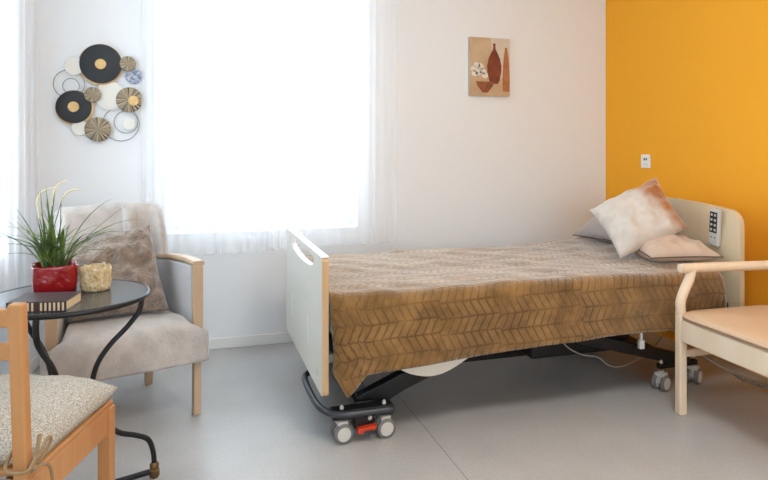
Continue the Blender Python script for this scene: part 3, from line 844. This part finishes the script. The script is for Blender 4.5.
plume([(-.045, -.0, .235), (-.052, 0, .285), (-.045, 0, .315), (-.02, 0, .333), (.005, .0, .335)], .0032)
plume([(-.010, .01, .275), (-.008, .01, .305), (.0, .01, .335), (.018, .01, .352), (.034, .01, .358)], .0032)
plume([(.015, .02, .285), (.022, .02, .305), (.040, .02, .322), (.062, .02, .328), (.08, .02, .322)], .0032)
for p, q in (((-.01, 0, .07), (-.045, 0, .24)), ((0, .01, .07), (-.010, .01, .28)), ((.01, .02, .07), (.015, .02, .29))):
    MB().tube([p, q], .0014, 6).build('stem', M['leaf'], pl, world=False)

# ------------------------------------------------------------------ lace pot
mb = MB().lathe([(.0001, 0), (.040, 0), (.045, .006), (.047, .03), (.046, .055), (.049, .07), (.047, .078), (.042, .074), (.040, .05), (.040, .012), (.0001, .010)], (0, 0, 0), 60, caps=False)
for v in mb.bm.verts:
    r = math.hypot(v.co.x, v.co.y)
    if r > .043:
        k = 1+.07*nz(v.co.x*95, v.co.y*95, v.co.z*95); v.co.x *= k; v.co.y *= k
    if v.co.z > .066: v.co.z += .012*nz(v.co.x*60, v.co.y*60, 3)
mb.bm.transform(Matrix.Translation((-.314, 2.222, TZ)))
tag(mb.build('lace_pot', M['lace'], None, smooth=True, weld=True), 'small cream lace-textured pot beside the red plant pot', 'pot')

# ------------------------------------------------------------------ book
bl = V((-.352, 1.948, TZ)); bang = math.atan2(1.988-1.958, -.515+.352)
bk = thing('book', 'dark brown notebook with a striped spine lying on the side table', 'book', (bl.x, bl.y, bl.z), bang)
def B_(name, lo, hi, m, par=None, bv=.001): return MB().box(lo, hi).build(name, m, par or bk, world=False, bevel=bv)
# local: x along the spine away to the left of the photo, -y is depth away from the viewer
B_('cover', (0, -.124, 0), (.162, 0, .0022), M['cover']); B_('cover', (0, -.124, .0268), (.162, 0, .029), M['cover'])
sp = B_('spine', (0, -.0025, 0), (.162, .001, .029), M['cover'])
B_('pages', (.003, -.120, .0022), (.159, -.003, .0268), M['pages'])
for k in range(13):
    x = .006+k*.0118
    if k in (6,): continue
    MB().box((x, .001, .003), (x+.0055, .0018, .026)).build('band', M['spine_cream'], sp, world=False)

# ------------------------------------------------------------------ wooden chair front left
WT = math.atan2(-.3, .954)
wc = thing('dining_chair', 'beech wooden chair seen from behind at the bottom left of the photo', 'chair', (-.468, 1.690, 0), WT)
def W_(name, mb, m=None, par=None, **k): return mb.build(name, m or M['beech'], par or wc, world=False, **k)
for s in (-1, 1):
    W_('leg', MB().beam((s*.19, .19, 0), (s*.19, .19, .428), .034, .034, up=(0, 1, 0)), bevel=.003)
    W_('leg', MB().beam((s*.19, -.195, 0), (s*.19, -.19, .43), .030, .034, up=(0, 1, 0)).beam((s*.19, -.19, .43), (s*.19, -.211, .805), .030, .026, up=(0, 1, 0)), bevel=.005, seg=3)
    W_('side_rail', MB().beam((s*.19, -.18, .393), (s*.19, .18, .393), .022, .07), bevel=.002)
W_('front_rail', MB().box((-.18, .18, .36), (.18, .202, .428)), bevel=.002)
W_('back_rail', MB().box((-.18, -.202, .36), (.18, -.18, .428)), bevel=.002)
W_('seat', MB().box((-.20, -.172, .428), (.20, .208, .440)), bevel=.003)
for z, h in ((.775, .038), (.705, .036)):
    y = -.19-.023*(z-.43)/.38
    W_('back_slat', MB().beam((-.18, y, z), (.18, y, z), .016, h), bevel=.004)
cmw = WORLD[wc.name]
cn = [cmw @ V(q) for q in ((-.215, -.175, .466), (.205, -.165, .464), (.212, .216, .468), (-.22, .225, .472))]
sc_o = cushion('cushion', 'oatmeal tweed seat cushion tied to the beech chair', cn, .125, M['tweed'], None, seed=12, wr=.006, pinch=.03, n=40, dimple=.016, p=4, zmin=.443)
tie = MB()
q = lambda x, y, z: cmw @ V((x, y, z))
loop = catmull([q(.205, -.155, 0.510), q(.214, -.185, 0.483), q(.214, -.212, 0.463), q(.19, -.218, 0.460), q(.165, -.212, 0.466), q(.163, -.17, 0.493)], 6)
tie.tube(loop, .004, 7)
tie.tube(catmull([q(.214, -.198, 0.461), q(.222, -.180, 0.488), q(.222, -.150, 0.503), q(.222, -.145, 0.488), q(.218, -.185, 0.463)], 6), .0035, 7)
tie.tube(catmull([q(.214, -.198, 0.461), q(.224, -.165, 0.453), q(.224, -.145, 0.428), q(.222, -.135, 0.393)], 6), .0035, 7)
tie.tube(catmull([q(.208, -.200, 0.468), q(.218, -.196, 0.460), q(.210, -.196, 0.454)], 4), .006, 7)
tie.build('tie', M['twine'], sc_o, smooth=True)

# ------------------------------------------------------------------ disc wall art
F, CXp, YH, H, yaw = 617., 384., 150., 1.12, math.radians(17)
sn, cs = math.sin(yaw), math.cos(yaw)
def wallpt(x, y, Y=3.58):
    u = (x-CXp)/F; k = Y/(cs-u*sn)
    return (u*cs+sn)*k, H+(YH-y)/F*k, F/k
art = thing('wall_art', 'cluster of black, bronze and white metal discs and rings on the back wall', 'wall decoration', (-.48, 3.6, 1.43))
def disc(x, y, r, m, dy=0, name='disc', par=None, cone=0):
    X, Z, s = wallpt(x, y); R_ = r/s; mb = MB(); n = 40
    Yf = 3.585-dy
    rows = []
    for k in range(n):
        a = k*2*PI/n; c, q = math.cos(a), math.sin(a)
        rows.append([V((X+R_*f*c, yy, Z+R_*f*q)) for f, yy in ((.001, Yf+.006), (1, Yf+.006), (1, Yf), (.95, Yf-.002), (.5, Yf-.002-cone*.5), (.001, Yf-.002-cone))])
    fr_ = (0, 1, 1, .95, .5, .001)
    mb.grid(rows, closed_u=True, uv=lambda a, b: (math.cos(a*2*PI/n)*fr_[b], math.sin(a*2*PI/n)*fr_[b]))
    return smooth_shade(mb.build(name, m, par or art), 30)
def ring(x, y, r, dy=0):
    X, Z, s = wallpt(x, y); R_ = r/s
    MB().tube([(X+R_*math.cos(a), 3.585-dy, Z+R_*math.sin(a)) for a in [k*2*PI/48 for k in range(48)]], 0.0022, 8, closed=True).build('ring', M['thin_wire'], art, smooth=True)
ring(69, 84, 14.2, .003); ring(71, 86, 7.5, .004); ring(121, 124, 17, .002); ring(126, 122, 11, .004)
disc(110, 96, 14.5, M['white_disc'], .002); disc(74, 66, 9.2, M['white_disc'], .006)
disc(134, 76, 8.0, M['blue_disc'], .002); disc(128, 64, 7.5, M['bronze_rays'], .016, cone=.004)
disc(100.6, 64.6, 20.6, M['gold'], .004); b1 = disc(101, 64, 19.6, M['black_disc'], .014); disc(101, 64.5, 5.2, M['gold'], .022, 'boss', b1)
disc(74.6, 107.8, 17.6, M['gold'], .004); b2 = disc(74, 107, 16.4, M['black_disc'], .014); disc(74, 107, 5.2, M['gold'], .022, 'boss', b2)
disc(93, 95, 7.6, M['bronze_rays'], .024, cone=.004)
b3 = disc(129.5, 100, 12.5, M['bronze_rays'], .014, cone=.004); disc(133.6, 101, 5, M['gold'], .024, 'boss', b3)
disc(80, 128, 7.6, M['white_disc'], .006); disc(98, 129.5, 12.2, M['bronze_rays'], .014, cone=.004)
disc(129, 124, 6, M['white_disc'], .006)
for x, y in ((101, 64), (98, 129), (110, 96)):
    X, Z, s = wallpt(x, y)
    MB().tube([(X, 3.584, Z), (X, 3.602, Z)], .006, 8).build('wall_stud', M['thin_wire'], art)

# ------------------------------------------------------------------ picture on the back wall
M['p_bg'] = mat('painted_tan_wash', srgb(206, 180, 148), .8, col2=srgb(184, 156, 124), vscale=7)
M['p_pale'] = mat('painted_pale_wash', srgb(216, 206, 190), .8, col2=srgb(206, 194, 176), vscale=12)
M['p_rust'] = mat('painted_rust', srgb(138, 70, 40), .7, col2=srgb(112, 52, 32), vscale=16)
M['p_ochre'] = mat('painted_ochre', srgb(184, 124, 76), .7, col2=srgb(160, 100, 60), vscale=16)
M['p_bowl'] = mat('painted_clay', srgb(158, 96, 62), .7, col2=srgb(130, 74, 48), vscale=20)
M['p_white'] = mat('painted_white', srgb(232, 226, 216), .8, var=.1, vscale=60)
M['p_table'] = mat('painted_sand', srgb(200, 172, 138), .8, col2=srgb(186, 156, 122), vscale=10)
M['p_shade'] = mat('canvas_side', srgb(190, 176, 156), .8)  # plain canvas colour, the same on every side of the block
X0, X1, Z0, Z1 = 1.66, 1.944, 1.466, 1.838
pc = thing('canvas_picture', 'small unframed canvas of a rust vase, tall bottle and bowl on the back wall', 'picture', ((X0+X1)/2, 3.6, Z0))
cv = MB().box((X0, 3.578, Z0), (X1, 3.6, Z1)).build('canvas', M['p_shade'], pc, bevel=.002)
pm = MB()
def patch(loop, layer, mi):
    pm.prism([(X0+a*(X1-X0), Z0+b*(Z1-Z0)) for a, b in loop], .0004, 'XZ', 3.5776-layer*.0005, mi=mi)
patch(rect(.0, 1, .0, 1), 0, 0)
patch([(.60, .32), (1, .3), (1, 1), (.52, 1), (.58, .7)], 1, 1)
patch([(0, 0), (1, 0), (1, .3), (.55, .26), (.0, .30)], 1, 6)
def blob(cx, cy, rx, ry, layer, mi, n=22, f=None):
    patch([(cx+rx*math.cos(t)*(1+.12*math.sin(5*t+cx*9)*(1 if f else 0)), cy+ry*math.sin(t)*(1+.12*math.sin(4*t)*(1 if f else 0))) for t in [k*2*PI/n for k in range(n)]], layer, mi)
for cx, cy in ((.10, .46), (.18, .52), (.28, .50), (.33, .42), (.22, .40), (.12, .38), (.38, .35)): blob(cx, cy, .075, .05, 2, 5, f=1)
def vase(cx, prof, layer, mi):
    L1 = [(cx-w, z) for w, z in prof]; L2 = [(cx+w, z) for w, z in reversed(prof)]
    patch(L1+L2, layer, mi)
vase(.61, [(.09, .21), (.13, .27), (.175, .42), (.18, .52), (.14, .65), (.08, .74), (.035, .80), (.025, .86), (.035, .905)], 3, 2)
vase(.905, [(.085, .08), (.09, .3), (.08, .5), (.06, .68), (.035, .78), (.03, .84)], 3, 3)
patch([(.15, .245), (.61, .245), (.57, .17), (.49, .10), (.44, .055), (.31, .055), (.27, .10), (.19, .17)], 4, 4)
pm.build('painting', [M['p_bg'], M['p_pale'], M['p_rust'], M['p_ochre'], M['p_bowl'], M['p_white'], M['p_table']], cv)

# ------------------------------------------------------------------ wall socket
so = thing('wall_socket', 'white double wall socket on the orange wall above the bed', 'socket', (2.69, 3.20, 1.05))
pt_ = MB().box((2.680, 3.160, 1.008), (2.69, 3.240, 1.092)).build('plate', M['white_plastic'], so, bevel=.003)
MB().box((2.678, 3.172, 1.052), (2.681, 3.226, 1.082)).build('insert', M['white_plastic'], pt_)
for y in (3.188, 3.206):
    MB().box((2.6765, y-.005, 1.056), (2.6785, y+.005, 1.070)).build('outlet', M['key_black'], pt_)
    MB().box((2.679, y-.003, 1.026), (2.6803, y+.003, 1.036)).build('mark', M['light_grey'], pt_)

# ------------------------------------------------------------------ fill lamp added on the unseen ceiling to brighten the room
cl = thing('ceiling_lamp', 'flat square ceiling lamp above the middle of the room', 'lamp', (1.0, .9, ZC))
MB().box((.7, .6, ZC-.05), (1.3, 1.2, ZC)).build('housing', M['lamp_body'], cl, bevel=.006)
MB().box((.725, .625, ZC-.056), (1.275, 1.175, ZC-.048)).build('diffuser', M['lamp'], cl)

# ------------------------------------------------------------------ light
w = bpy.data.worlds.new('sky'); sc.world = w; w.use_nodes = True
bg = w.node_tree.nodes['Background']
bg.inputs[0].default_value = (.74, .86, 1, 1); bg.inputs[1].default_value = 5.8
def portal(name, loc, rot, sx, sy):
    l = bpy.data.lights.new(name, 'AREA'); l.shape = 'RECTANGLE'; l.size = sx; l.size_y = sy; l.cycles.is_portal = True
    o = bpy.data.objects.new(name, l); C.objects.link(o); o.location = loc; o.rotation_euler = rot
portal('window_portal_back', ((W1[0]+W1[1])/2, YB+T+.02, (W1[2]+W1[3])/2), (-PI/2, 0, 0), W1[1]-W1[0], W1[3]-W1[2])
portal('window_portal_side', (XL-T-.02, (W2[0]+W2[1])/2, (W2[2]+W2[3])/2), (0, -PI/2, 0), W2[3]-W2[2], W2[1]-W2[0])
portal('window_portal_front', ((W_FILL[0]+W_FILL[1])/2, YF-T-.02, (W_FILL[2]+W_FILL[3])/2), (PI/2, 0, 0), W_FILL[1]-W_FILL[0], W_FILL[3]-W_FILL[2])  # portal of the added fill window

# ------------------------------------------------------------------ camera
cam = bpy.data.cameras.new('camera'); co = bpy.data.objects.new('camera', cam); C.objects.link(co)
cam.sensor_width = 36; cam.lens = 617/768*36; cam.shift_y = -90/768; cam.clip_start = .05
co.location = (0, 0, 1.12); co.rotation_euler = (PI/2, 0, -yaw)
sc.camera = co

sc.view_settings.view_transform = 'Standard'; sc.view_settings.look = 'None'
sc.view_settings.exposure = .45; sc.view_settings.gamma = 1
cy = sc.cycles
cy.use_denoising = True; cy.max_bounces = 14; cy.diffuse_bounces = 8; cy.transparent_max_bounces = 24
cy.sample_clamp_indirect = 8; cy.caustics_reflective = False; cy.caustics_refractive = False
